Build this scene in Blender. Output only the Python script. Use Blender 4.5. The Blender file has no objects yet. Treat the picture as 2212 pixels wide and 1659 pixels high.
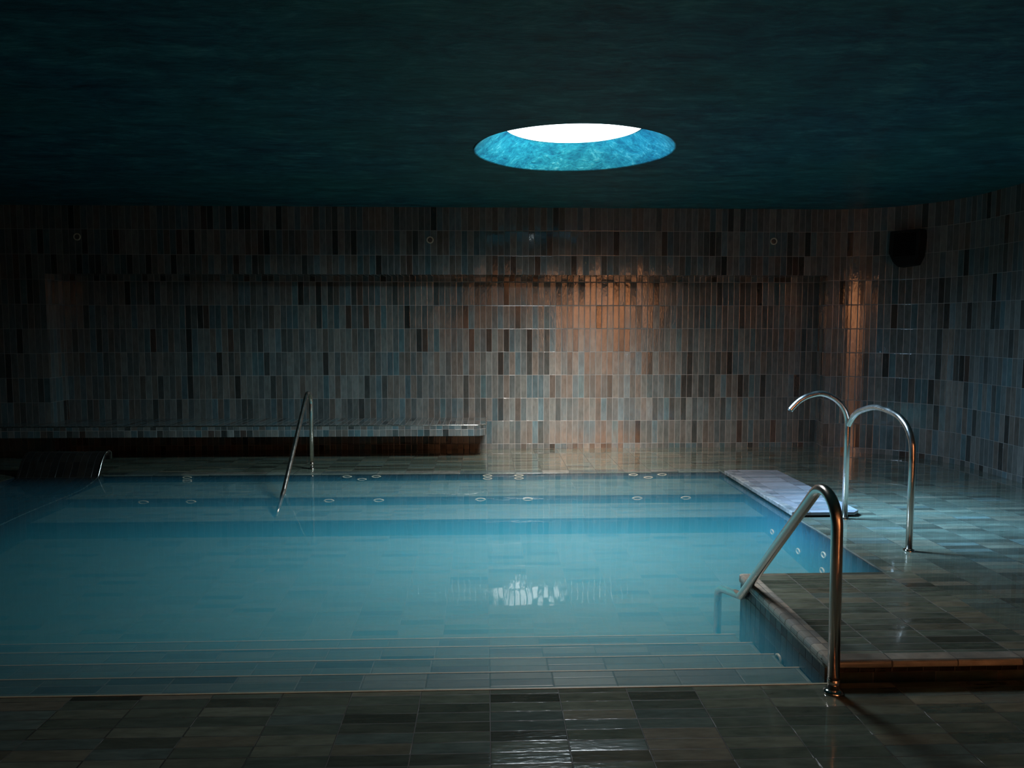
import bpy, bmesh, math, random
from mathutils import Vector, Matrix
random.seed(7)
S = bpy.context.scene
C = S.collection
PI = math.pi

# ------------------------------------------------------------------ helpers
def bm_new():
    bm = bmesh.new()
    bm.loops.layers.uv.new('UVMap')
    return bm

def auto_uv(bm, f, rot=False):
    uvl = bm.loops.layers.uv.active
    f.normal_update()
    n = f.normal
    for l in f.loops:
        p = l.vert.co
        if abs(n.z) > 0.6: uv = (p.x, p.y)
        elif abs(n.y) >= abs(n.x): uv = (p.x, p.z)
        else: uv = (p.y, p.z)
        l[uvl].uv = (uv[1], uv[0]) if rot else uv

def face(bm, pts, uvs=None, smooth=False, mi=0):
    vs = [bm.verts.new(p) for p in pts]
    f = bm.faces.new(vs)
    f.smooth = smooth
    f.material_index = mi
    if uvs is None: auto_uv(bm, f)
    else:
        uvl = bm.loops.layers.uv.active
        for l, uv in zip(f.loops, uvs): l[uvl].uv = uv
    return f

def box(bm, x0, x1, y0, y1, z0, z1, mi=0):
    P = [(x0,y0,z0),(x1,y0,z0),(x1,y1,z0),(x0,y1,z0),(x0,y0,z1),(x1,y0,z1),(x1,y1,z1),(x0,y1,z1)]
    vs = [bm.verts.new(p) for p in P]
    for q in ((0,3,2,1),(4,5,6,7),(0,1,5,4),(1,2,6,5),(2,3,7,6),(3,0,4,7)):
        f = bm.faces.new([vs[i] for i in q]); f.material_index = mi
        auto_uv(bm, f)

def bevel(bm, w, seg=2, sel=None):
    es = [e for e in bm.edges if (sel is None or sel(e))]
    bmesh.ops.bevel(bm, geom=es, offset=w, segments=seg, profile=0.5, affect='EDGES', clamp_overlap=True)
    for f in bm.faces: auto_uv(bm, f)

def prism(bm, poly, axis, a0, a1, smooth=False):
    """extrude a closed 2-D polygon along an axis: axis 'x' takes (y,z), 'z' takes (x,y)"""
    def P(p, a):
        return (a, p[0], p[1]) if axis == 'x' else (p[0], p[1], a)
    A = [bm.verts.new(P(p, a0)) for p in poly]
    B = [bm.verts.new(P(p, a1)) for p in poly]
    n = len(poly)
    fs = []
    for i in range(n):
        j = (i+1) % n
        f = bm.faces.new((A[i], A[j], B[j], B[i])); f.smooth = smooth; fs.append(f)
    fs.append(bm.faces.new(A[::-1])); fs.append(bm.faces.new(B))
    bmesh.ops.recalc_face_normals(bm, faces=fs)
    for f in fs: auto_uv(bm, f)

def fillet(pts, radii, n=10):
    """polyline with rounded corners"""
    pts = [Vector(p) for p in pts]
    out = [pts[0]]
    for i in range(1, len(pts)-1):
        p, a, b = pts[i], pts[i-1], pts[i+1]
        r = radii[i-1]
        u = (a-p).normalized(); v = (b-p).normalized()
        ang = u.angle(v)
        t = min(r/math.tan(ang/2), (a-p).length*0.98, (b-p).length*0.98)
        s, e = p+u*t, p+v*t
        for k in range(n+1):
            w = k/n
            # circular-ish arc through a rational quadratic
            wt = math.sin(ang/2)
            d = (1-w)**2 + 2*w*(1-w)*wt + w*w
            out.append(((1-w)**2*s + 2*w*(1-w)*wt*p + w*w*e)/d)
    out.append(pts[-1])
    return out

def smooth_path(pts, n=8):
    """Catmull-Rom through points"""
    P = [Vector(p) for p in pts]
    P = [2*P[0]-P[1]] + P + [2*P[-1]-P[-2]]
    out = []
    for i in range(1, len(P)-2):
        for k in range(n):
            t = k/n
            out.append(0.5*((2*P[i]) + (-P[i-1]+P[i+1])*t + (2*P[i-1]-5*P[i]+4*P[i+1]-P[i+2])*t*t + (-P[i-1]+3*P[i]-3*P[i+1]+P[i+2])*t**3))
    out.append(P[-2])
    return out

def tube(bm, path, r, seg=24, cap=True, flare=None):
    path = [Vector(p) for p in path]
    t0 = (path[1]-path[0]).normalized()
    ref = Vector((1,0,0)) if abs(t0.x) < 0.8 else Vector((0,1,0))
    nrm = (ref - t0*ref.dot(t0)).normalized()
    rings = []
    for i, p in enumerate(path):
        if i == 0: t = t0
        elif i == len(path)-1: t = (path[-1]-path[-2]).normalized()
        else: t = ((path[i+1]-p).normalized() + (p-path[i-1]).normalized()).normalized()
        nrm = (nrm - t*nrm.dot(t)).normalized()
        b = t.cross(nrm)
        rr = r if flare is None else r*flare(i/(len(path)-1))
        rings.append([bm.verts.new(p + rr*(math.cos(2*PI*k/seg)*nrm + math.sin(2*PI*k/seg)*b)) for k in range(seg)])
    for A, B in zip(rings, rings[1:]):
        for k in range(seg):
            f = bm.faces.new((A[k], A[(k+1)%seg], B[(k+1)%seg], B[k])); f.smooth = True
    if cap:
        bm.faces.new(rings[0][::-1]); bm.faces.new(rings[-1])

def lathe(bm, prof, c=(0,0,0), seg=32, axis='z', sx=1.0, sz=1.0):
    """revolve (r,h) profile; closed caps at the ends when r>0"""
    c = Vector(c)
    def P(r, h, a):
        u, v = r*math.cos(a), r*math.sin(a)
        if axis == 'z': return c + Vector((u*sx, v, h))
        if axis == 'y': return c + Vector((u*sx, h, v*sz))
        return c + Vector((h, u*sx, v*sz))
    rings = []
    for r, h in prof:
        if r < 1e-6: rings.append([bm.verts.new(P(0, h, 0))])
        else: rings.append([bm.verts.new(P(r, h, 2*PI*k/seg)) for k in range(seg)])
    fs = []
    for A, B in zip(rings, rings[1:]):
        for k in range(seg):
            q = []
            for v in (A[k % len(A)], A[(k+1) % len(A)], B[(k+1) % len(B)], B[k % len(B)]):
                if v not in q: q.append(v)
            if len(q) > 2:
                f = bm.faces.new(q); f.smooth = True; fs.append(f)
    bmesh.ops.recalc_face_normals(bm, faces=fs)

def obj(name, bm, mat, parent=None, kind=None, origin=None, autosmooth=None):
    me = bpy.data.meshes.new(name)
    if origin is not None:
        bmesh.ops.translate(bm, verts=bm.verts, vec=-Vector(origin))
    bm.to_mesh(me); bm.free()
    for m in (mat if isinstance(mat, (list, tuple)) else [mat]): me.materials.append(m)
    o = bpy.data.objects.new(name, me)
    C.objects.link(o)
    if origin is not None: o.location = origin
    if parent is not None: o.parent = parent
    if kind: o['kind'] = kind
    return o

def tag(o, label, cat=None, group=None, kind=None):
    o['label'] = label
    if cat: o['category'] = cat
    if group: o['group'] = group
    if kind: o['kind'] = kind
    return o

def thing(name, label, cat, loc=(0,0,0), group=None):
    o = bpy.data.objects.new(name, None)
    o.empty_display_size = 0.1
    C.objects.link(o); o.location = loc
    return tag(o, label, cat, group)

# ------------------------------------------------------------------ materials
class NT:
    def __init__(self, name):
        self.m = bpy.data.materials.new(name); self.m.use_nodes = True
        self.t = self.m.node_tree; self.t.nodes.clear()
        self.out = self.t.nodes.new('ShaderNodeOutputMaterial')
    def n(self, typ, **kw):
        nd = self.t.nodes.new(typ)
        for k, v in kw.items(): setattr(nd, k, v)
        return nd
    def set(self, sock, v):
        if isinstance(v, bpy.types.NodeSocket): self.t.links.new(v, sock)
        else: sock.default_value = v
    def math(self, op, a, b=None, c=None, clamp=False):
        nd = self.n('ShaderNodeMath', operation=op); nd.use_clamp = clamp
        self.set(nd.inputs[0], a)
        if b is not None: self.set(nd.inputs[1], b)
        if c is not None: self.set(nd.inputs[2], c)
        return nd.outputs[0]
    def comb(self, x, y, z=0.0):
        nd = self.n('ShaderNodeCombineXYZ')
        for s, v in zip(nd.inputs, (x, y, z)): self.set(s, v)
        return nd.outputs[0]
    def noise(self, vec, scale, detail=2.0, rough=0.5):
        nd = self.n('ShaderNodeTexNoise'); self.set(nd.inputs['Vector'], vec)
        nd.inputs['Scale'].default_value = scale; nd.inputs['Detail'].default_value = detail
        nd.inputs['Roughness'].default_value = rough
        return nd.outputs['Fac']
    def ramp(self, fac, stops, interp='LINEAR'):
        nd = self.n('ShaderNodeValToRGB'); nd.color_ramp.interpolation = interp
        e = nd.color_ramp.elements
        while len(e) < len(stops): e.new(0.5)
        for el, (p, c) in zip(e, stops):
            el.position = p; el.color = (*c, 1)
        self.set(nd.inputs[0], fac)
        return nd.outputs[0]
    def mix(self, fac, a, b, blend='MIX'):
        nd = self.n('ShaderNodeMix', data_type='RGBA', blend_type=blend)
        self.set(nd.inputs[0], fac); self.set(nd.inputs[6], a); self.set(nd.inputs[7], b)
        return nd.outputs[2]
    def maprange(self, v, a, b, c=0.0, d=1.0):
        nd = self.n('ShaderNodeMapRange'); nd.clamp = True
        self.set(nd.inputs[0], v)
        for i, x in zip((1,2,3,4), (a,b,c,d)): nd.inputs[i].default_value = x
        return nd.outputs[0]

def srgb(r, g, b):
    f = lambda c: (c/255/12.92) if c/255 <= 0.04045 else ((c/255+0.055)/1.055)**2.4
    return (f(r), f(g), f(b))

def tile_mat(name, pu, pv, ou, ov, palette, grout=(0.16,0.15,0.14), gw=0.0022, rough=0.14, wave=0.00035, wscale=26.0,
             tilt=0.012, coat=0.0, coat_rough=0.03, stretch=(1,1), mottle=0.45, spec=0.5, ripple=0.0, seed=0.0, gh=0.0010, pillow=0.006, jit=0.22):
    N = NT(name)
    uv = N.n('ShaderNodeUVMap', uv_map='UVMap').outputs[0]
    sp = N.n('ShaderNodeSeparateXYZ'); N.set(sp.inputs[0], uv)
    a = N.math('DIVIDE', N.math('SUBTRACT', sp.outputs[0], ou), pu)
    b = N.math('DIVIDE', N.math('SUBTRACT', sp.outputs[1], ov), pv)
    ia, ib = N.math('FLOOR', a), N.math('FLOOR', b)
    fa, fb = N.math('FRACT', a), N.math('FRACT', b)
    idv = N.comb(ia, ib, seed)
    wn = N.n('ShaderNodeTexWhiteNoise', noise_dimensions='3D'); N.set(wn.inputs[0], idv)
    wc = N.n('ShaderNodeSeparateColor'); N.set(wc.inputs[0], wn.outputs['Color'])
    # distance to the joint in metres
    du = N.math('MULTIPLY', N.math('MINIMUM', fa, N.math('SUBTRACT', 1.0, fa)), pu)
    dv = N.math('MULTIPLY', N.math('MINIMUM', fb, N.math('SUBTRACT', 1.0, fb)), pv)
    d = N.math('MINIMUM', du, dv)
    mask = N.maprange(d, gw*0.5, gw*0.5+0.0015)
    pill = N.maprange(d, gw*0.5, gw*0.5+pillow); pill = N.math('SUBTRACT', 1.0, N.math('POWER', N.math('SUBTRACT', 1.0, pill), 2.0))
    col = N.ramp(wn.outputs['Value'], palette, 'CONSTANT')
    # glaze clouds inside every tile
    shifted = N.n('ShaderNodeVectorMath', operation='ADD')
    sc = N.comb(N.math('MULTIPLY', sp.outputs[0], stretch[0]), N.math('MULTIPLY', sp.outputs[1], stretch[1]))
    N.set(shifted.inputs[0], sc)
    off = N.n('ShaderNodeVectorMath', operation='SCALE'); N.set(off.inputs[0], wn.outputs['Color']); off.inputs['Scale'].default_value = 40.0
    N.set(shifted.inputs[1], off.outputs[0])
    cl = N.noise(shifted.outputs[0], 9.0, 4.0, 0.6)
    k = N.maprange(cl, 0.3, 0.7, 1.0-mottle, 1.0+mottle)
    k = N.math('MULTIPLY', k, N.maprange(wc.outputs[1], 0, 1, 1.0-jit, 1.0+jit))
    kk = N.comb(k, k, k)
    col = N.mix(1.0, col, kk, 'MULTIPLY')
    col = N.mix(mask, (*grout, 1), col)
    # relief
    w = N.noise(shifted.outputs[0], wscale, 2.0, 0.5)
    h = N.math('MULTIPLY', pill, gh)
    h = N.math('ADD', h, N.math('MULTIPLY', w, wave))
    tu = N.math('MULTIPLY', N.math('MULTIPLY', N.math('SUBTRACT', fa, 0.5), pu), N.math('MULTIPLY', N.math('SUBTRACT', wc.outputs[0], 0.5), 2*tilt))
    tv = N.math('MULTIPLY', N.math('MULTIPLY', N.math('SUBTRACT', fb, 0.5), pv), N.math('MULTIPLY', N.math('SUBTRACT', wc.outputs[1], 0.5), 2*tilt))
    h = N.math('ADD', h, N.math('MULTIPLY', N.math('ADD', tu, tv), mask))
    bp = N.n('ShaderNodeBump'); bp.inputs['Strength'].default_value = 1.0; bp.inputs['Distance'].default_value = 1.0
    N.set(bp.inputs['Height'], h)
    P = N.n('ShaderNodeBsdfPrincipled')
    N.set(P.inputs['Base Color'], col)
    r = N.math('ADD', N.math('MULTIPLY', N.math('SUBTRACT', 1.0, mask), 0.45), N.maprange(wc.outputs[2], 0, 1, rough*0.6, rough*1.5))
    N.set(P.inputs['Roughness'], r)
    P.inputs['Specular IOR Level'].default_value = spec
    N.set(P.inputs['Normal'], bp.outputs[0])
    if coat > 0:
        P.inputs['Coat Weight'].default_value = coat
        P.inputs['Coat Roughness'].default_value = coat_rough
        P.inputs['Coat IOR'].default_value = 1.33
        if ripple > 0:
            geo = N.n('ShaderNodeNewGeometry')
            rn = N.noise(geo.outputs['Position'], 5.0, 2.0)
            b2 = N.n('ShaderNodeBump'); b2.inputs['Strength'].default_value = 1.0; b2.inputs['Distance'].default_value = 1.0
            N.set(b2.inputs['Height'], N.math('MULTIPLY', rn, ripple))
            N.set(P.inputs['Coat Normal'], b2.outputs[0])
    N.t.links.new(P.outputs[0], N.out.inputs[0])
    return N.m

def simple_mat(name, col, rough=0.5, metal=0.0, spec=0.5, bump=0.0, bscale=30.0, var=0.0):
    N = NT(name)
    P = N.n('ShaderNodeBsdfPrincipled')
    geo = N.n('ShaderNodeNewGeometry')
    ns = N.noise(geo.outputs['Position'], bscale, 3.0)
    k = N.maprange(ns, 0.3, 0.7, 1-var, 1+var)
    N.set(P.inputs['Base Color'], N.mix(1.0, (*col, 1), N.comb(k, k, k), 'MULTIPLY'))
    P.inputs['Roughness'].default_value = rough
    P.inputs['Metallic'].default_value = metal
    P.inputs['Specular IOR Level'].default_value = spec
    if bump > 0:
        b = N.n('ShaderNodeBump'); b.inputs['Strength'].default_value = 1.0; b.inputs['Distance'].default_value = 1.0
        N.set(b.inputs['Height'], N.math('MULTIPLY', ns, bump)); N.set(P.inputs['Normal'], b.outputs[0])
    N.t.links.new(P.outputs[0], N.out.inputs[0])
    return N.m

def plaster_mat(name, stops, rough=0.55, bump=0.01, k=1.0, st=(0.55, 1.9, 1.2), patch=0.4):
    """hand-trowelled teal lime plaster"""
    N = NT(name)
    geo = N.n('ShaderNodeNewGeometry')
    mp = N.n('ShaderNodeMapping'); N.set(mp.inputs[0], geo.outputs['Position']); mp.inputs['Scale'].default_value = st
    mp.inputs['Rotation'].default_value = (0, 0, math.radians(7))
    wob = N.n('ShaderNodeVectorMath', operation='ADD'); N.set(wob.inputs[0], mp.outputs[0])
    nz = N.n('ShaderNodeTexNoise'); N.set(nz.inputs['Vector'], geo.outputs['Position']); nz.inputs['Scale'].default_value = 1.3*k
    sc = N.n('ShaderNodeVectorMath', operation='SCALE'); N.set(sc.inputs[0], nz.outputs['Color']); sc.inputs['Scale'].default_value = 0.5/k
    N.set(wob.inputs[1], sc.outputs[0])
    a = N.noise(wob.outputs[0], 1.8*k, 7.0, 0.66)
    mp2 = N.n('ShaderNodeMapping'); N.set(mp2.inputs[0], wob.outputs[0]); mp2.inputs['Scale'].default_value = (2.2, 3.2, 2.6)
    b = N.noise(mp2.outputs[0], 3.0*k, 6.0, 0.7)
    big = N.noise(geo.outputs['Position'], 0.5, 3.0, 0.55)
    f = N.math('ADD', N.math('MULTIPLY', a, 0.55), N.math('MULTIPLY', b, 0.45))
    col = N.ramp(f, stops)
    kk = N.maprange(big, 0.35, 0.65, 0.0, 1.0)
    col = N.mix(N.math('MULTIPLY', kk, patch), col, (*srgb(34, 112, 92), 1))
    P = N.n('ShaderNodeBsdfPrincipled')
    N.set(P.inputs['Base Color'], col)
    P.inputs['Roughness'].default_value = rough
    P.inputs['Specular IOR Level'].default_value = 0.3
    bp = N.n('ShaderNodeBump'); bp.inputs['Strength'].default_value = 1.0; bp.inputs['Distance'].default_value = 1.0
    N.set(bp.inputs['Height'], N.math('MULTIPLY', N.math('ADD', a, N.math('MULTIPLY', b, 0.4)), bump))
    N.set(P.inputs['Normal'], bp.outputs[0])
    N.t.links.new(P.outputs[0], N.out.inputs[0])
    return N.m

def steel_mat(name, col, rough=0.16):
    N = NT(name)
    P = N.n('ShaderNodeBsdfPrincipled')
    geo = N.n('ShaderNodeNewGeometry')
    ns = N.noise(geo.outputs['Position'], 22.0, 3.0)
    P.inputs['Base Color'].default_value = (*col, 1)
    P.inputs['Metallic'].default_value = 1.0
    N.set(P.inputs['Roughness'], N.maprange(ns, 0.3, 0.7, rough*0.8, rough*1.25))
    N.t.links.new(P.outputs[0], N.out.inputs[0])
    return N.m

def water_mat():
    N = NT('cloudy thermal water')
    geo = N.n('ShaderNodeNewGeometry')
    mp = N.n('ShaderNodeMapping'); N.set(mp.inputs[0], geo.outputs['Position']); mp.inputs['Scale'].default_value = (1.0, 0.8, 1.0)
    r1 = N.noise(mp.outputs[0], 3.2, 2.0, 0.5)
    bp = N.n('ShaderNodeBump'); bp.inputs['Strength'].default_value = 1.0; bp.inputs['Distance'].default_value = 1.0
    N.set(bp.inputs['Height'], N.math('MULTIPLY', r1, WATER_RIPPLE))
    dot = N.n('ShaderNodeVectorMath', operation='DOT_PRODUCT')
    N.set(dot.inputs[0], geo.outputs['Incoming']); N.set(dot.inputs[1], bp.outputs[0])
    c = N.math('ABSOLUTE', dot.outputs['Value'])
    fr = N.math('ADD', 0.02, N.math('MULTIPLY', 0.98, N.math('POWER', N.math('SUBTRACT', 1.0, c, clamp=True), 5.0)))
    gl = N.n('ShaderNodeBsdfGlossy'); gl.inputs['Roughness'].default_value = 0.02
    N.set(gl.inputs['Normal'], bp.outputs[0])
    tr = N.n('ShaderNodeBsdfTransparent')
    mx = N.n('ShaderNodeMixShader'); N.set(mx.inputs[0], fr)
    N.t.links.new(tr.outputs[0], mx.inputs[1]); N.t.links.new(gl.outputs[0], mx.inputs[2])
    N.t.links.new(mx.outputs[0], N.out.inputs['Surface'])
    sc = N.n('ShaderNodeVolumeScatter'); sc.inputs['Color'].default_value = (*W_COL, 1); sc.inputs['Density'].default_value = W_DENS
    sc.inputs['Anisotropy'].default_value = 0.2
    ab = N.n('ShaderNodeVolumeAbsorption'); ab.inputs['Color'].default_value = (*W_ABS, 1); ab.inputs['Density'].default_value = W_ABSD
    ad = N.n('ShaderNodeAddShader')
    N.t.links.new(sc.outputs[0], ad.inputs[0]); N.t.links.new(ab.outputs[0], ad.inputs[1])
    N.t.links.new(ad.outputs[0], N.out.inputs['Volume'])
    return N.m

# ---- tunables
WATER_RIPPLE = 0.0016
W_COL = (0.045, 0.30, 0.455); W_DENS = 3.0
W_ABS = (0.35, 0.85, 0.92); W_ABSD = 0.5
SKY = 60.0
SKY_BASE = (0.05, 0.06, 0.066)
SKY_LOBES = [((0.0, 0.0, 1.0), 3.0, (1.2, 1.3, 1.38)),
             ((-0.675, 0.07, 0.735), 70.0, (4.4, 9.3, 14.5)),
             ((-0.85, -0.22, 0.47), 12.0, (0.38, 0.68, 0.98)),
             ((0.72, -0.50, 0.48), 6.0, (0.5, 0.8, 0.9)),
             ((-0.12, -0.72, 0.68), 22.0, (3.5, 3.15, 2.85))]
WARM = 122.0
WASH = 16.0

WALL_PAL = [(0.0, srgb(96,99,96)), (0.14, srgb(104,106,103)), (0.26, srgb(90,97,97)), (0.38, srgb(104,101,96)), (0.50, srgb(84,89,88)),
            (0.60, srgb(84,100,104)), (0.70, srgb(96,90,84)), (0.79, srgb(68,71,69)), (0.85, srgb(78,98,101)), (0.92, srgb(52,52,50)), (0.97, srgb(76,64,58))]
FLOOR_PAL = [(0.0, srgb(102,107,93)), (0.18, srgb(94,102,89)), (0.34, srgb(88,97,86)), (0.48, srgb(106,105,90)), (0.60, srgb(82,90,79)),
             (0.74, srgb(74,79,69)), (0.80, srgb(92,104,97)), (0.92, srgb(66,69,60)), (0.97, srgb(114,111,97))]
POOL_PAL = [(0.0, srgb(86,102,92)), (0.3, srgb(82,98,88)), (0.55, srgb(90,103,92)), (0.8, srgb(72,87,79)), (0.93, srgb(62,75,68))]
COPE_LIT_PAL = [(0.0, srgb(172,166,154)), (0.3, srgb(160,158,150)), (0.6, srgb(180,170,156)), (0.85, srgb(150,152,148))]  # pale tile, raised further to paint in light caught by the sloped edge

PU = 0.2815
M_wall = tile_mat('glazed vertical wall tile', PU/4, PU, 0.0, 0.0635, WALL_PAL, grout=(0.26,0.25,0.24), gw=0.003, stretch=(3.0, 1.0), rough=0.05, wave=0.0008, wscale=20.0, tilt=0.016, mottle=0.22, spec=0.9)
M_wall_matt = tile_mat('honed vertical wall tile', PU/4, PU, 0.0, 0.0635, WALL_PAL, grout=(0.26,0.25,0.24), gw=0.003, stretch=(3.0, 1.0), rough=0.5, wave=0.0008, wscale=20.0, tilt=0.016, mottle=0.22, spec=0.3)
M_floor = tile_mat('wet stacked floor tile', PU, PU/4, 0.012, 0.0, FLOOR_PAL, grout=(0.075,0.075,0.065), stretch=(1.0, 4.0), rough=0.10, wave=0.0009, wscale=16.0,
                   tilt=0.025, coat=1.0, coat_rough=0.02, ripple=0.00015, mottle=0.25, gw=0.0024, spec=0.35, gh=0.0003)
M_deck = tile_mat('wet dark coping floor tile', PU, PU/4, 0.012, 0.0, FLOOR_PAL, grout=(0.14,0.14,0.13), stretch=(1.0, 4.0), rough=0.22, wave=0.0006, wscale=10.0,
                  tilt=0.02, coat=0.15, coat_rough=0.06, mottle=0.35, gw=0.003, seed=5.0)
M_pool = tile_mat('pool floor tile', PU, PU/4, 0.012, 0.0, POOL_PAL, grout=(0.12,0.145,0.125), stretch=(1.0, 4.0), jit=0.08, rough=0.5, wave=0.0, tilt=0.0, mottle=0.2, gw=0.003, seed=2.0)
M_poolwall = tile_mat('pool wall tile', PU/4, PU, 0.0, 0.0, [(0.0, srgb(42,56,66)), (0.3, srgb(36,48,58)), (0.55, srgb(50,62,69)), (0.8, srgb(30,41,50))], grout=(0.07,0.08,0.09), stretch=(3.0, 1.0), rough=0.3, wave=0.0003, tilt=0.01, mottle=0.2, seed=3.0)
M_slab = tile_mat('pale slab tile', PU, PU/4, 0.012, 0.0, [(0.0, srgb(126,126,132)), (0.4, srgb(114,118,124)), (0.7, srgb(134,132,136))], grout=(0.10,0.10,0.10), stretch=(1.0,4.0), rough=0.25, wave=0.0004, tilt=0.015, mottle=0.2, coat=0.3, seed=7.0)
M_slabcope = tile_mat('slab bullnose tile', PU/4, PU/4, 0.0, 0.0, [(0.0, srgb(124,124,126)), (0.4, srgb(112,116,118)), (0.7, srgb(134,132,130))], grout=(0.06,0.06,0.06), rough=0.3, wave=0.0004, tilt=0.02, seed=8.0)
M_cope = tile_mat('pale bullnose tile', PU/4, PU/4, 0.0, 0.0, COPE_LIT_PAL, grout=(0.10,0.10,0.09), rough=0.16, wave=0.0005, tilt=0.02, seed=9.0, mottle=0.2)
M_cope_long = tile_mat('pale long bullnose tile', PU, 0.4, 0.012, -0.2, [(0.0, srgb(142,137,126)), (0.4, srgb(130,128,120)), (0.7, srgb(150,142,130))], grout=(0.06,0.06,0.05), rough=0.22, wave=0.0005, tilt=0.01, seed=11.0, mottle=0.3, gw=0.004)
M_edge = tile_mat('glazed edge tile', PU, PU, 0.012, 0.11, [(0.0, srgb(98,104,96)), (0.3, srgb(86,96,92)), (0.6, srgb(108,106,98)), (0.85, srgb(74,84,82))], grout=(0.06,0.07,0.07), rough=0.12, wave=0.0004, tilt=0.02, seed=12.0, mottle=0.25, coat=0.6)
M_dark = tile_mat('dark brown lounger tile', PU/4, PU, 0.0, 0.0, [(0.0, srgb(38,35,33)), (0.4, srgb(34,32,31)), (0.7, srgb(42,38,35))], grout=(0.03,0.03,0.03), rough=0.2, tilt=0.01, seed=4.0, jit=0.1, mottle=0.3)
M_ceil = plaster_mat('teal lime plaster', [(0.34, srgb(6, 34, 50)), (0.45, srgb(17, 72, 90)), (0.54, srgb(32, 100, 112)), (0.66, srgb(76, 140, 142))], bump=0.02, k=1.7, patch=0.3, st=(0.85, 1.9, 1.2))
M_cone = plaster_mat('lit copy of teal plaster', [(0.34, srgb(8, 66, 92)), (0.46, srgb(18, 104, 124)), (0.56, srgb(34, 132, 146)), (0.66, srgb(96, 172, 178)), (0.74, srgb(180,206,204))], bump=0.006, k=4.0, st=(1.0, 1.0, 1.0), patch=0.0)  # ceiling plaster repeated in lighter tones, skylight brightness put in the colour
M_roof = simple_mat('roof concrete', (0.3,0.3,0.3), 0.9)
M_steel = steel_mat('brushed stainless steel', (0.74, 0.63, 0.56), 0.22)
M_chrome = steel_mat('polished steel', (0.75, 0.73, 0.70), 0.08)
M_ring = simple_mat('cream plastic ring', srgb(196,188,166), 0.4, var=0.05)
M_hole = simple_mat('dark nozzle', (0.12,0.12,0.11), 0.5)
M_lens = simple_mat('frosted lens', (0.10,0.08,0.07), 0.25)
M_black = simple_mat('plain matt black', (0.006,0.006,0.006), 0.7, spec=0.2)
M_panel = simple_mat('black speaker cloth', (0.004,0.004,0.004), 0.9, spec=0.1, bump=0.0005, bscale=300)
M_nose = simple_mat('pale stone nosing strip', srgb(170,160,134), 0.45, var=0.12)
M_trim = steel_mat('pale metal edge trim', (0.8, 0.76, 0.72), 0.25)
M_backwall = simple_mat('dark plaster', (0.05,0.045,0.04), 0.8)
M_warm = simple_mat('terracotta plaster', srgb(214,158,118), 0.8, var=0.15, bscale=3.0)
M_water = water_mat()

# ------------------------------------------------------------------ dimensions (metres, camera 1.5 m above the water)
XL, XR = -6.6, 5.13          # side walls
YB = -0.6                    # wall behind the camera
Y_OUT, Y_NI = 8.75, 9.12     # outer face of the far wall, back of its niche
NI_L, NI_R, NI_T = -5.0, 4.02, 2.096
ZC = 2.862                   # ceiling
PX0, PX1, PY0, PY1 = -4.7, 2.43, 3.0, 7.6     # pool opening
RC = 1.12                    # corner radius
CX, CY = XR-RC, Y_OUT-RC
SKX, SKY_Y = 0.685, 5.935    # skylight centre

# ------------------------------------------------------------------ floor
bm = bm_new()
T = 0.003
box(bm, XL-.3, XR+.3, YB-3.3, PY0, -0.6, T)
box(bm, PX1, XR+.3, PY0, Y_NI+.2, -0.6, T)
box(bm, XL-.3, PX1, PY1, Y_NI+.2, -0.6, T)
box(bm, XL-.3, PX0, PY0, PY1, -0.6, T)
tag(obj('floor', bm, M_floor, kind='structure'), 'wet grey green tiled floor around the pool')

# pool basin: sloping bottom plus lining walls
def zb(y): return -0.289 + (y-6.344)/(4.1-6.344)*(-0.42+0.289)
bm = bm_new()
prism(bm, [(PY0, zb(PY0)), (PY1, zb(PY1)), (PY1, -0.62), (PY0, -0.62)], 'x', PX0, PX1)
tag(obj('floor_pool', bm, M_pool, kind='structure'), 'tiled bottom of the pool seen through turquoise water')
bm = bm_new()
e = 0.012
box(bm, PX1-e, PX1, 4.12, PY1, -0.6, -0.001)
tag(obj('wall_pool_right', bm, M_poolwall, kind='structure'), 'tiled right side wall of the pool below the water')
bm = bm_new()
box(bm, PX0, PX0+e, PY0, PY1, -0.6, -0.001)
tag(obj('wall_pool_left', bm, M_poolwall, kind='structure'), 'tiled left side wall of the pool below the water')

# edge tiles of the pool
bm = bm_new()
box(bm, -3.86, PX1-0.02, PY1-0.006, PY1+0.115, -0.012, 0.006); bevel(bm, 0.005, 2)
tag(obj('trim_1', bm, M_edge, kind='structure'), 'glossy edge tiles along the far side of the pool')
bm = bm_new()
box(bm, PX1-0.006, PX1+0.014, 4.12, PY1+.115, -0.012, 0.006); bevel(bm, 0.005, 2)
tag(obj('trim_2', bm, M_edge, kind='structure'), 'pale edge tiles along the right side of the pool')

# ------------------------------------------------------------------ walls
bm = bm_new()
def wall_strip(pts, z0, z1, u0=0.0):
    """vertical strip along a plan polyline, inner side on the left of travel"""
    u = u0
    for (a, b) in zip(pts, pts[1:]):
        L = math.hypot(b[0]-a[0], b[1]-a[1])
        face(bm, [(a[0],a[1],z0),(b[0],b[1],z0),(b[0],b[1],z1),(a[0],a[1],z1)],
             [(u,z0),(u+L,z0),(u+L,z1),(u,z1)], smooth=len(pts) > 6)
        u += L
    return u
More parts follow.
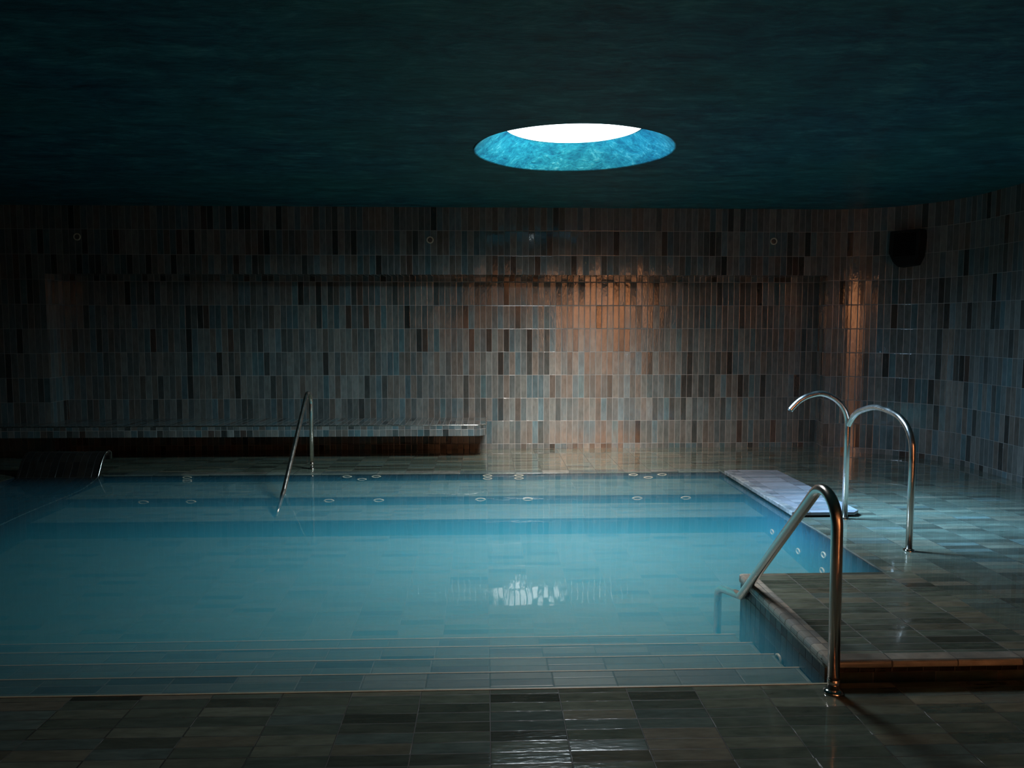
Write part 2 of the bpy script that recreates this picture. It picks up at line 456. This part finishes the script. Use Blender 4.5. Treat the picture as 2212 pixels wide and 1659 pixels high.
# far wall: niche back, jambs, soffit, band above
wall_strip([(NI_L, Y_NI), (NI_R+.06, Y_NI)], 0, NI_T, NI_L)
face(bm, [(NI_L,Y_OUT,0),(NI_L,Y_NI,0),(NI_L,Y_NI,NI_T),(NI_L,Y_OUT,NI_T)])
jp = [(NI_R+.06, Y_NI), (NI_R+.045, Y_NI-.14), (NI_R+.02, Y_NI-.26), (NI_R, Y_OUT)]
wall_strip(jp, 0, NI_T, 0.0)
face(bm, [(NI_L,Y_OUT,NI_T),(NI_R,Y_OUT,NI_T),(NI_R+.06,Y_NI,NI_T),(NI_L,Y_NI,NI_T)])
wall_strip([(XL, Y_OUT), (NI_L, Y_OUT)], 0, ZC, XL)
wall_strip([(NI_L, Y_OUT), (NI_R, Y_OUT)], NI_T, ZC, NI_L)
# outside skin so the wall is a solid
face(bm, [(XL-.3,Y_NI+.2,-.3),(XR+.3,Y_NI+.2,-.3),(XR+.3,Y_NI+.2,ZC+.1),(XL-.3,Y_NI+.2,ZC+.1)])
tag(obj('wall_back', bm, M_wall, kind='structure'), 'far wall of narrow upright glazed tiles with a shallow niche')
# right wall with rounded corner
bm = bm_new()
arc = [(NI_R, Y_OUT)] + [(CX + RC*math.sin(t), CY + RC*math.cos(t)) for t in [i*PI/2/28 for i in range(1, 29)]]
u = wall_strip(arc, 0, ZC, NI_R)
wall_strip([(XR, CY), (XR, 5.4)], 0, ZC, u)
wall_strip([(XR, 5.4), (XR, YB)], 0, ZC, u + CY - 5.4)
bm.faces.ensure_lookup_table(); bm.faces[-1].material_index = 1
face(bm, [(XR+.3,Y_NI+.2,-.3),(XR+.3,YB-.2,-.3),(XR+.3,YB-.2,ZC+.1),(XR+.3,Y_NI+.2,ZC+.1)])
tag(obj('wall_right', bm, [M_wall, M_wall_matt], kind='structure'), 'right wall of upright glazed tiles curving into the far wall')
bm = bm_new()
box(bm, XL-.3, XL, YB-.2, Y_NI+.2, 0, ZC)
tag(obj('wall_left', bm, M_wall, kind='structure'), 'left wall of dark upright tiles')
# wall behind the camera with the doorway to the lamp-lit corridor
DX0, DX1, DZ = 1.68, 4.5, 2.6
EX0, EX1, EZ = -1.3, 0.1, 1.9
bm = bm_new()
box(bm, XL, EX0, YB-.2, YB, 0, ZC)
box(bm, EX0, EX1, YB-.2, YB, EZ, ZC)
box(bm, EX1, DX0, YB-.2, YB, 0, ZC)
box(bm, DX1, XR, YB-.2, YB, 0, ZC)
box(bm, DX0, DX1, YB-.2, YB, DZ, ZC)
tag(obj('wall_front', bm, M_warm, kind='structure'), 'wall behind the viewer with two openings to a lamp-lit corridor')
bm = bm_new()
YC = YB-2.2
box(bm, EX0-.1, DX1+.2, YC-.1, YC, 0, ZC)
tag(obj('wall_corridor', bm, M_warm, kind='structure'), 'terracotta corridor wall beyond the doorway')
bm = bm_new()
box(bm, EX0-.2, EX0-.1, YC-.1, YB-.2, 0, ZC)
box(bm, EX1+.6, EX1+.7, YC, YB-.2, 0, ZC)
box(bm, DX1+.1, DX1+.2, YC, YB-.2, 0, ZC)
tag(obj('wall_passage', bm, M_backwall, kind='structure'), 'dark side walls of the corridor beyond the doorway')

# ------------------------------------------------------------------ ceiling with round skylight
R0, R1, Z1 = 0.77, 0.54, 3.05
NS = 96
bm = bm_new()
X0c, X1c, Y0c, Y1c = XL-.3, XR+.3, YB-3.3, Y_NI+.2
def rectpt(a):
    dx, dy = math.cos(a), math.sin(a)
    ts = []
    if dx > 1e-9: ts.append((X1c-SKX)/dx)
    if dx < -1e-9: ts.append((X0c-SKX)/dx)
    if dy > 1e-9: ts.append((Y1c-SKY_Y)/dy)
    if dy < -1e-9: ts.append((Y0c-SKY_Y)/dy)
    t = min(ts)
    return (SKX+dx*t, SKY_Y+dy*t)
angs = sorted([2*PI*k/NS for k in range(NS)] + [math.atan2(y-SKY_Y, x-SKX) % (2*PI) for x in (X0c, X1c) for y in (Y0c, Y1c)])
for a, b in zip(angs, angs[1:]+[angs[0]+2*PI]):
    p, q = rectpt(a), rectpt(b)
    for r, z, flip in ((R0+.012, ZC, False), (R1, Z1, True)):
        c, d = (SKX+r*math.cos(a), SKY_Y+r*math.sin(a), z), (SKX+r*math.cos(b), SKY_Y+r*math.sin(b), z)
        F = [c, (*p, z), (*q, z), d]
        face(bm, F[::-1] if not flip else F)
for (xa, ya, xb, yb) in ((X0c,Y0c,X1c,Y0c),(X1c,Y0c,X1c,Y1c),(X1c,Y1c,X0c,Y1c),(X0c,Y1c,X0c,Y0c)):
    face(bm, [(xa,ya,ZC),(xb,yb,ZC),(xb,yb,Z1),(xa,ya,Z1)])
tag(obj('ceiling', bm, M_ceil, kind='structure'), 'dark teal trowelled plaster ceiling')
# the flared reveal of the skylight
bm = bm_new()
prof = [(R0+.012, ZC), (R0+.004, ZC+.002), (R0-.004, ZC+.008)]
nrows = 7
for i in range(1, nrows+1):
    t = i/nrows
    prof.append((R0-.004 + (R1-R0+.004)*t, ZC+.008 + (Z1-ZC-.008)*t))
rings = []
for r, z in prof:
    ring = []
    for k in range(NS):
        a = 2*PI*k/NS
        w = 1 + 0.006*math.sin(3*a+1.0) + 0.004*math.sin(7*a)
        ring.append(bm.verts.new((SKX+r*w*math.cos(a), SKY_Y+r*w*math.sin(a), z)))
    rings.append(ring)
for A, B in zip(rings, rings[1:]):
    for k in range(NS):
        f = bm.faces.new((A[(k+1)%NS], A[k], B[k], B[(k+1)%NS])); f.smooth = True; auto_uv(bm, f)
tag(obj('window_1', bm, M_cone, kind='structure'), 'round skylight opening with a flared rim of ceiling plaster painted brighter as lit')

# ------------------------------------------------------------------ pool steps (near side)
st = thing('pool_steps', 'submerged tiled steps with pale nosings along the near edge of the pool', 'steps', (-1.6, 3.5, -0.4))
def child(o, parent):
    o.parent = parent
    o.matrix_parent_inverse = Matrix.Translation(-parent.location)
    return o
SE = [(3.0, 3.306, -0.07), (3.306, 3.603, -0.14), (3.603, 3.903, -0.21), (3.903, 4.18, -0.28)]
for i, (ya, yb, z) in enumerate(SE):
    bm = bm_new(); box(bm, PX0+e, 1.436, ya, yb, -0.52, z)
    s = child(obj('step', bm, M_pool), st)
    bm = bm_new(); box(bm, PX0+e, 1.44, yb-0.008, yb+0.002, z-0.012, z+0.002)
    ns = obj('nosing', bm, M_nose); ns.parent = s; ns['label'] = 'pale nosing strip'
# the floor edge above the first step
bm = bm_new(); box(bm, PX0, 1.44, PY0-0.008, PY0+0.003, -0.012, 0.005)
tag(obj('trim_3', bm, M_nose, kind='structure'), 'pale nosing strip where the floor meets the pool steps')

# submerged bench (far side)
sb = thing('pool_bench', 'submerged two-tier tiled bench along the far side of the pool', 'bench', (-0.7, 7.0, -0.4))
bm = bm_new(); box(bm, -3.84, PX1-e, 6.883, PY1, -0.5, -0.072)
child(obj('upper_seat', bm, [M_pool]), sb)
bm = bm_new(); box(bm, -3.84, PX1-e, 6.344, 6.883, -0.5, -0.151)
child(obj('lower_seat', bm, [M_pool]), sb)
bm = bm_new(); box(bm, -3.84, PX1-e, PY1-.006, PY1, -0.072, -0.012)
child(obj('backrest', bm, M_poolwall), sb)
bm = bm_new(); box(bm, -3.84, PX1-e, 6.877, 6.883, -0.151, -0.078)
child(obj('riser', bm, M_poolwall), sb)
bm = bm_new(); box(bm, -3.84, PX1-e, 6.338, 6.344, -0.32, -0.157)
child(obj('riser', bm, M_poolwall), sb)

# ------------------------------------------------------------------ raised platform (right foreground)
pf = thing('tiled_platform', 'raised tiled platform with pale bullnose edge beside the near handrail', 'platform', (1.93, 3.55, 0.0))
AX0, AX1, AY0, AY1, AZ = 1.428, 2.43, 3.0, 4.12, 0.098
bm = bm_new(); box(bm, AX0+.03, AX1, AY0+.14, AY1, -0.55, AZ)
box(bm, AX0+.03, AX1, AY0+.04, AY0+.14, AZ-.02, AZ)
child(obj('platform_top', bm, M_deck), pf)
bm = bm_new(); box(bm, AX0+.012, AX0+.03, AY0+.05, AY1-.01, -0.55, 0.06)
child(obj('side_wall', bm, M_poolwall), pf)
bm = bm_new(); box(bm, AX0+.06, AX1, AY0+.10, AY0+.14, 0.0, 0.09)
child(obj('front_wall', bm, M_dark), pf)  # dark tile puts the shade under the overhanging coping into the colour
bm = bm_new(); box(bm, AX0, AX0+0.092, AY0+.03, AY1, AZ-.05, AZ+.006); bevel(bm, 0.018, 3)
c = child(obj('side_coping', bm, M_cope), pf); c['label'] = 'row of pale small bullnose tiles, brightened for caught light'
bm = bm_new(); box(bm, AX0, AX1, AY0-.01, AY0+0.075, AZ-.03, AZ+.004); bevel(bm, 0.013, 3)
c = child(obj('front_coping', bm, M_cope_long), pf); c['label'] = 'pale long bullnose tiles lit copper'

# ------------------------------------------------------------------ low slab under the spout
sl = thing('tiled_slab', 'low pale blue lit tiled slab on the right pool edge below the water spout', 'slab', (2.68, 6.6, 0.0))
bm = bm_new()
prism(bm, [(2.405,5.715),(2.90,5.715),(2.955,5.77),(2.955,7.43),(2.47,7.46),(2.405,7.40)], 'z', 0.018, 0.045)
bevel(bm, 0.006, 2)
child(obj('slab_top', bm, M_slab), sl)
bm = bm_new(); box(bm, 2.45, 2.90, 5.77, 7.38, 0.0, 0.018)
child(obj('slab_base', bm, M_black), sl)  # base coloured black to paint the shadow under the slab's overhang
bm = bm_new(); box(bm, 2.395, 2.465, 5.715, 7.40, 0.012, 0.050); bevel(bm, 0.008, 3)
c = child(obj('edge_coping', bm, M_slabcope), sl); c['label'] = 'row of pale bullnose tiles along the water'

# ------------------------------------------------------------------ floating wall bench
bn = thing('wall_bench', 'long floating tiled bench with rounded end along the far wall', 'bench', (-3.0, 8.75, 0.0))
BZ0, BZ1, BY = 0.268, 0.39, 8.395
pl = [(XL, BY)]
for i in range(9):
    t = i/8*PI/2
    pl.append((0.0-.13+.13*math.sin(t), BY+.13-.13*math.cos(t)))
pl += [(0.0, Y_NI), (NI_L+.002, Y_NI), (NI_L+.002, Y_OUT), (XL, Y_OUT)]
bm = bm_new(); prism(bm, pl, 'z', BZ0, BZ1)
child(obj('seat_slab', bm, M_wall), bn)
# bright glazed edge
bm = bm_new()
ed = pl[:10] + [(0.0, Y_NI-.01)]
tube(bm, [(p[0], p[1]+.003, BZ1) for p in ed], 0.007, 10)
c = child(obj('edge_trim', bm, M_trim), bn); c['label'] = 'bright glazed front edge'

# ------------------------------------------------------------------ submerged lounger at the left
lg = thing('pool_lounger', 'dark tiled water lounger with curled headrest at the far left of the pool', 'lounger', (-4.27, 6.6, -0.3))
prof = smooth_path([(0,5.2,-.12),(0,5.6,-.095),(0,6.0,-.079),(0,6.36,-.068),(0,6.86,-.067),(0,7.10,-.063),(0,7.24,-.056),(0,7.40,-.03),(0,7.52,0.0)], 5)
hp = smooth_path([(0,7.52,0.0),(0,7.565,.07),(0,7.60,.129),(0,7.635,.170),(0,7.664,.199),(0,7.70,.217),(0,7.741,.224),(0,7.78,.219),(0,7.80,.205)], 5)
bm = bm_new()
body = [(p.y, p.z) for p in prof]
prism(bm, body + [(7.56, 0.0), (7.56, -.5), (5.2, -.5)], 'x', -4.67, -3.872)
child(obj('body', bm, M_dark), lg)
bm = bm_new()
outer = [(p.y, p.z) for p in hp]
inner = [(y+.028, z-.022) for y, z in outer[:-6]]
lip = [(7.80, .138), (7.775, .138), (7.772, .178)]
prism(bm, outer + lip + inner[::-1], 'x', -4.67, -3.872)
child(obj('headrest', bm, M_dark), lg)
bm = bm_new()
allp = prof + hp[1:] + [Vector((0,7.80,.138))]
tube(bm, [(-3.868, p.y-.004, p.z+.003) for p in allp], 0.006, 8)
c = child(obj('edge_trim', bm, M_trim), lg); c['label'] = 'thin bright metal edge trim'

# ------------------------------------------------------------------ handrails
def flange(parent, x, y, r, z=T):
    bm = bm_new()
    lathe(bm, [(0, z), (r*1.68, z), (r*1.72, z+.004), (r*1.6, z+.010), (r*1.25, z+.014), (r*1.02, z+.016), (0, z+.016)], (x, y, 0), 36)
    c = child(obj('base_flange', bm, M_chrome), parent); c['label'] = 'polished round base flange'

def handrail(name, label, x, y0, apex, diag, tail, r, collar):
    t = thing(name, label, 'handrail', (x, y0, 0), 'stainless handrails into the pool')
    path = fillet([(x,y0,T)] + [(x, *apex)] + [(x, *d) for d in diag] + [(x, *d) for d in tail],
                  [0.13] + [0.05]*(len(diag)-1) + [0.05] + [0.06]*(len(tail)-1), 14)
    bm = bm_new(); tube(bm, path, r, 28)
    child(obj('rail_tube', bm, M_steel), t)
    flange(t, x, y0, r)
    bm = bm_new(); lathe(bm, [(r, collar-.012), (r+.0015, collar-.011), (r+.0015, collar+.011), (r, collar+.012)], (x, y0, 0), 36)
    child(obj('collar', bm, M_steel), t)
    return t
handrail('pool_handrail', 'large steel handrail in the right foreground standing on the near floor',
         1.42, 2.925, (2.945, 0.965), [(4.04, 0.0)], [(4.36,-.075),(4.45,-.12),(4.45,-.41)], 0.0235, 0.05)
handrail('pool_handrail', 'smaller steel handrail at the far edge of the pool before the wall bench',
         -1.832, 7.86, (7.88, 0.975), [(6.76, 0.02)], [(6.56,-.105),(6.48,-.16)], 0.0205, 0.06)

# ------------------------------------------------------------------ swan-neck spout with support arch
sp = thing('water_spout', 'steel swan neck water spout with arched support leg on the right deck', 'water spout', (2.79, 5.66, 0))
rs = 0.0215
bm = bm_new()
pole = [(2.79,5.66,T),(2.79,5.66,.70)]
neck = smooth_path([(2.79,5.66,.72),(2.785,5.66,.79),(2.765,5.66,.85),(2.728,5.66,.905),(2.665,5.66,.955),(2.575,5.66,.985),(2.48,5.66,.968),(2.41,5.66,.932),(2.36,5.66,.885),(2.335,5.66,.855)], 5)
tube(bm, pole + neck, rs, 28, cap=True)
child(obj('spout_pole', bm, M_steel), sp)
bm = bm_new()
leg = [(2.82,4.82,T),(2.82,4.82,.58)]
arch = smooth_path([(2.82,4.82,.62),(2.82,4.83,.72),(2.82,4.872,.80),(2.82,4.944,.859),(2.818,5.06,.90),(2.813,5.29,.917),(2.805,5.50,.868),(2.80,5.60,.81),(2.793,5.66,.735)], 6)
tube(bm, leg + arch, rs, 28)
child(obj('support_arch', bm, M_steel), sp)
for (x, y) in ((2.79,5.66),(2.82,4.82)):
    flange(sp, x, y, rs)
bm = bm_new(); lathe(bm, [(rs*.72, 0), (rs*.72, .004), (0, .004)], (0,0,0), 24)
M = Matrix.Translation(neck[-1]) @ (neck[-1]-neck[-2]).to_track_quat('Z','Y').to_matrix().to_4x4()
bmesh.ops.transform(bm, matrix=M, verts=bm.verts)
c = child(obj('outlet', bm, M_hole), sp); c['label'] = 'dark open outlet'

# ------------------------------------------------------------------ jets in the pool walls
def jet(label, p, group, axis='y', rx=0.052, rz=0.017, sgn=-1):
    t = thing('pool_jet', label, 'pool jet', p, group)
    k = rz/rx
    bm = bm_new()
    pr = [(rx, 0.0), (rx*.98, sgn*.006), (rx*.8, sgn*.010), (rx*.62, sgn*.007), (rx*.58, sgn*.002)]
    lathe(bm, pr, (0,0,0), 28, axis, 1.0, k)
    o = obj('ring', bm, M_ring); o.parent = t
    bm = bm_new(); lathe(bm, [(0, sgn*.0025), (rx*.6, sgn*.0025)], (0,0,0), 24, axis, 1.0, k)
    o = obj('nozzle', bm, M_hole); o.parent = t
    return t
yj = PY1-.0075
G1 = 'jets at the back of the upper underwater seat'
J1 = [(-3.024,-.022,'top ring of the three stacked jets at the far left of the pool'),
      (-3.024,-.050,'middle ring of the three stacked jets at the far left of the pool'),
      (-3.024,-.064,'lowest ring of the three stacked jets at the far left of the pool'),
      (-1.418,-.026,'left jet of the triangle beside the far handrail'), (-1.123,-.026,'right upper jet of the triangle beside the far handrail'),
      (-1.269,-.054,'lower jet of the triangle beside the far handrail'),
      (0.01,-.026,'upper left jet of the square of four'), (0.333,-.026,'upper right jet of the square of four'),
      (0.01,-.055,'lower left jet of the square of four'), (0.333,-.055,'lower right jet of the square of four'),
      (1.515,-.026,'upper left jet of the triangle at the far right of the pool'), (1.813,-.026,'upper right jet of the triangle at the far right of the pool'),
      (1.67,-.055,'lower jet of the triangle at the far right of the pool')]
for x, z, lab in J1: jet(lab, (x, yj, z), G1, rx=0.05, rz=0.012)
G2 = 'jets in the riser below the upper underwater seat'
nm = ['first','second','third','fourth','fifth','sixth','seventh','eighth']
for k, x in enumerate((-3.141,-2.711,-1.454,-.998,-.056,.384,1.41,1.869)):
    jet('cream jet ring, %s from the left in the lower row of eight' % nm[k], (x, 6.8755, -.105), G2, rx=0.05, rz=0.016)
G3 = 'jets in the right pool wall'
for y, z, lab in ((6.15,-.235,'jet in the right pool wall farthest from the platform'), (5.62,-.24,'second farthest jet in the right pool wall'),
                  (5.186,-.135,'clear jet ring high on the right pool wall near the platform'), (5.2,-.255,'low jet in the right pool wall nearest the platform')):
    jet(lab, (PX1-e-.001, y, z), G3, 'x', rx=0.038, rz=0.024)
jet('jet in the platform side wall above the pool steps', (AX0+.0115, 3.535, -.14), None, 'x', rx=0.04, rz=0.03)

# ------------------------------------------------------------------ round wall fixtures
for x, z, lab in ((-0.641, 2.49, 'round wall fitting high on the far wall left of the skylight reflection'),
                  (3.36, 2.49, 'round wall fitting high on the far wall near the right corner'),
                  (-4.62, 2.51, 'barely lit round wall fitting high at the far left of the wall')):
    t = thing('wall_spotlight', lab, 'wall light', (x, Y_OUT, z), 'round fittings in the far wall')
    bm = bm_new(); lathe(bm, [(.041, 0), (.041,-.006), (.036,-.010), (.030,-.009), (.028,-.002)], (0,0,0), 32, 'y')
    o = obj('ring', bm, M_ring); o.parent = t
    bm = bm_new(); lathe(bm, [(.029,-.002), (.018,-.005), (0,-.006)], (0,0,0), 32, 'y')
    o = obj('lens', bm, M_lens); o.parent = t

# black box on the curved corner
ck = thing('wall_fixture', 'black wall speaker high on the curved right corner', 'fixture', (4.755, 8.385, 2.165))
bm = bm_new()
sv = [(-.165,.40),(.165,.41),(.175,.33),(.16,.12),(.115,.02),(-.06,0.0),(-.12,.05),(-.175,.16)]
fr = [bm.verts.new((x*.94, -.12, z)) for x, z in sv]; bk = [bm.verts.new((x, .07, z)) for x, z in sv]
for k in range(len(sv)): bm.faces.new((fr[k], fr[(k+1)%len(sv)], bk[(k+1)%len(sv)], bk[k]))
bm.faces.new(fr[::-1]); bm.faces.new(bk)
bmesh.ops.recalc_face_normals(bm, faces=bm.faces)
bevel(bm, 0.008, 2)
bmesh.ops.rotate(bm, cent=(0,0,0), matrix=Matrix.Rotation(math.radians(-49), 3, 'Z'), verts=bm.verts)
o = obj('fixture_body', bm, M_black); o.parent = ck
bm = bm_new(); box(bm, -.11, .12, -.126, -.119, .12, .37)
bmesh.ops.rotate(bm, cent=(0,0,0), matrix=Matrix.Rotation(math.radians(-49), 3, 'Z'), verts=bm.verts)
o = obj('front_panel', bm, M_panel); o.parent = ck

# ------------------------------------------------------------------ water
bm = bm_new()
wx0, wx1, wy0, wy1, wz0 = PX0+.008, PX1-.008, PY0-.01, PY1+.01, -0.58
box(bm, wx0, wx1, wy0, wy1, wz0, 0.0)
tag(obj('pool_water', bm, M_water), 'still cloudy turquoise water filling the pool', 'water', kind='stuff')

# ------------------------------------------------------------------ light
W = bpy.data.worlds.new('sky'); S.world = W; W.use_nodes = True
nt = W.node_tree; nt.nodes.clear()
wo = nt.nodes.new('ShaderNodeOutputWorld'); bg = nt.nodes.new('ShaderNodeBackground')
# daylight: pale overcast sky, brighter towards one side (behind and left of the viewer), bluer to the left
def wn(t, **kw):
    n = nt.nodes.new(t)
    for k, v in kw.items(): setattr(n, k, v)
    return n
tc = wn('ShaderNodeTexCoord')
def lobe(d, power):
    v = wn('ShaderNodeVectorMath', operation='DOT_PRODUCT'); nt.links.new(tc.outputs['Generated'], v.inputs[0])
    v.inputs[1].default_value = Vector(d).normalized()
    m = wn('ShaderNodeMath', operation='MAXIMUM'); nt.links.new(v.outputs['Value'], m.inputs[0]); m.inputs[1].default_value = 0.0
    p = wn('ShaderNodeMath', operation='POWER'); nt.links.new(m.outputs[0], p.inputs[0]); p.inputs[1].default_value = power
    return p.outputs[0]
def term(fac, col, base=None):
    m = wn('ShaderNodeVectorMath', operation='SCALE'); m.inputs[0].default_value = col; nt.links.new(fac, m.inputs['Scale'])
    if base is None: return m.outputs[0]
    a = wn('ShaderNodeVectorMath', operation='ADD'); nt.links.new(base, a.inputs[0]); nt.links.new(m.outputs[0], a.inputs[1])
    return a.outputs[0]
col = None
for d, pw, c in SKY_LOBES: col = term(lobe(d, pw), c, col)
a = wn('ShaderNodeVectorMath', operation='ADD'); nt.links.new(col, a.inputs[0]); a.inputs[1].default_value = SKY_BASE
nt.links.new(a.outputs[0], bg.inputs[0]); bg.inputs[1].default_value = SKY
nt.links.new(bg.outputs[0], wo.inputs[0])
def light(name, kind, loc, energy, col=(1,1,1), rot=(0,0,0), **kw):
    L = bpy.data.lights.new(name, kind); L.energy = energy; L.color = col
    for k, v in kw.items(): setattr(L, k, v)
    o = bpy.data.objects.new(name, L); C.objects.link(o); o.location = loc; o.rotation_euler = rot
    return o
pt = light('sky_portal', 'AREA', (SKX, SKY_Y, Z1+.005), 1.0, size=2*R1, shape='SQUARE')
pt.data.cycles.is_portal = True
# corridor lamp: a ceiling lamp just inside the doorway, washing the terracotta wall
for lx, w, pw in (((DX0+DX1)/2+.1, 2.0, WARM), ((EX0+EX1)/2, 1.1, WARM*0.10)):
    light('corridor_lamp', 'AREA', (lx, YC+1.2, ZC-.06), pw, (1.0, 0.74, 0.52), (math.radians(-36), 0, 0), shape='RECTANGLE', size=w, size_y=0.25, spread=math.radians(120))

# added unseen fill lamp, warming the wall behind the viewer for copper reflections
light('warm_fill', 'AREA', (2.2, YB+.55, ZC-.05), WASH, (1.0, 0.70, 0.48), (math.radians(-38), 0, 0), shape='RECTANGLE', size=5.0, size_y=0.1, spread=math.radians(90))

# ------------------------------------------------------------------ camera
F = 1620.0
cam = bpy.data.cameras.new('camera'); co = bpy.data.objects.new('camera', cam); C.objects.link(co)
cam.sensor_fit = 'HORIZONTAL'; cam.sensor_width = 36.0; cam.lens = 36.0*F/2212
th = math.atan((829.5-705)/F); yaw = math.atan((1106-1050)*math.cos(th)/F)
co.location = (0, 0, 1.5)
co.rotation_euler = (PI/2 - th, 0, -yaw)
cam.clip_start = 0.05
S.camera = co
S.view_settings.view_transform = 'Standard'; S.view_settings.look = 'None'
S.view_settings.gamma = 1.0; S.view_settings.use_curve_mapping = False
S.view_settings.exposure = 0.0
cy = S.cycles
cy.max_bounces = 8; cy.diffuse_bounces = 4; cy.glossy_bounces = 4; cy.transparent_max_bounces = 12; cy.volume_bounces = 2
cy.sample_clamp_indirect = 8.0; cy.caustics_reflective = False; cy.caustics_refractive = False
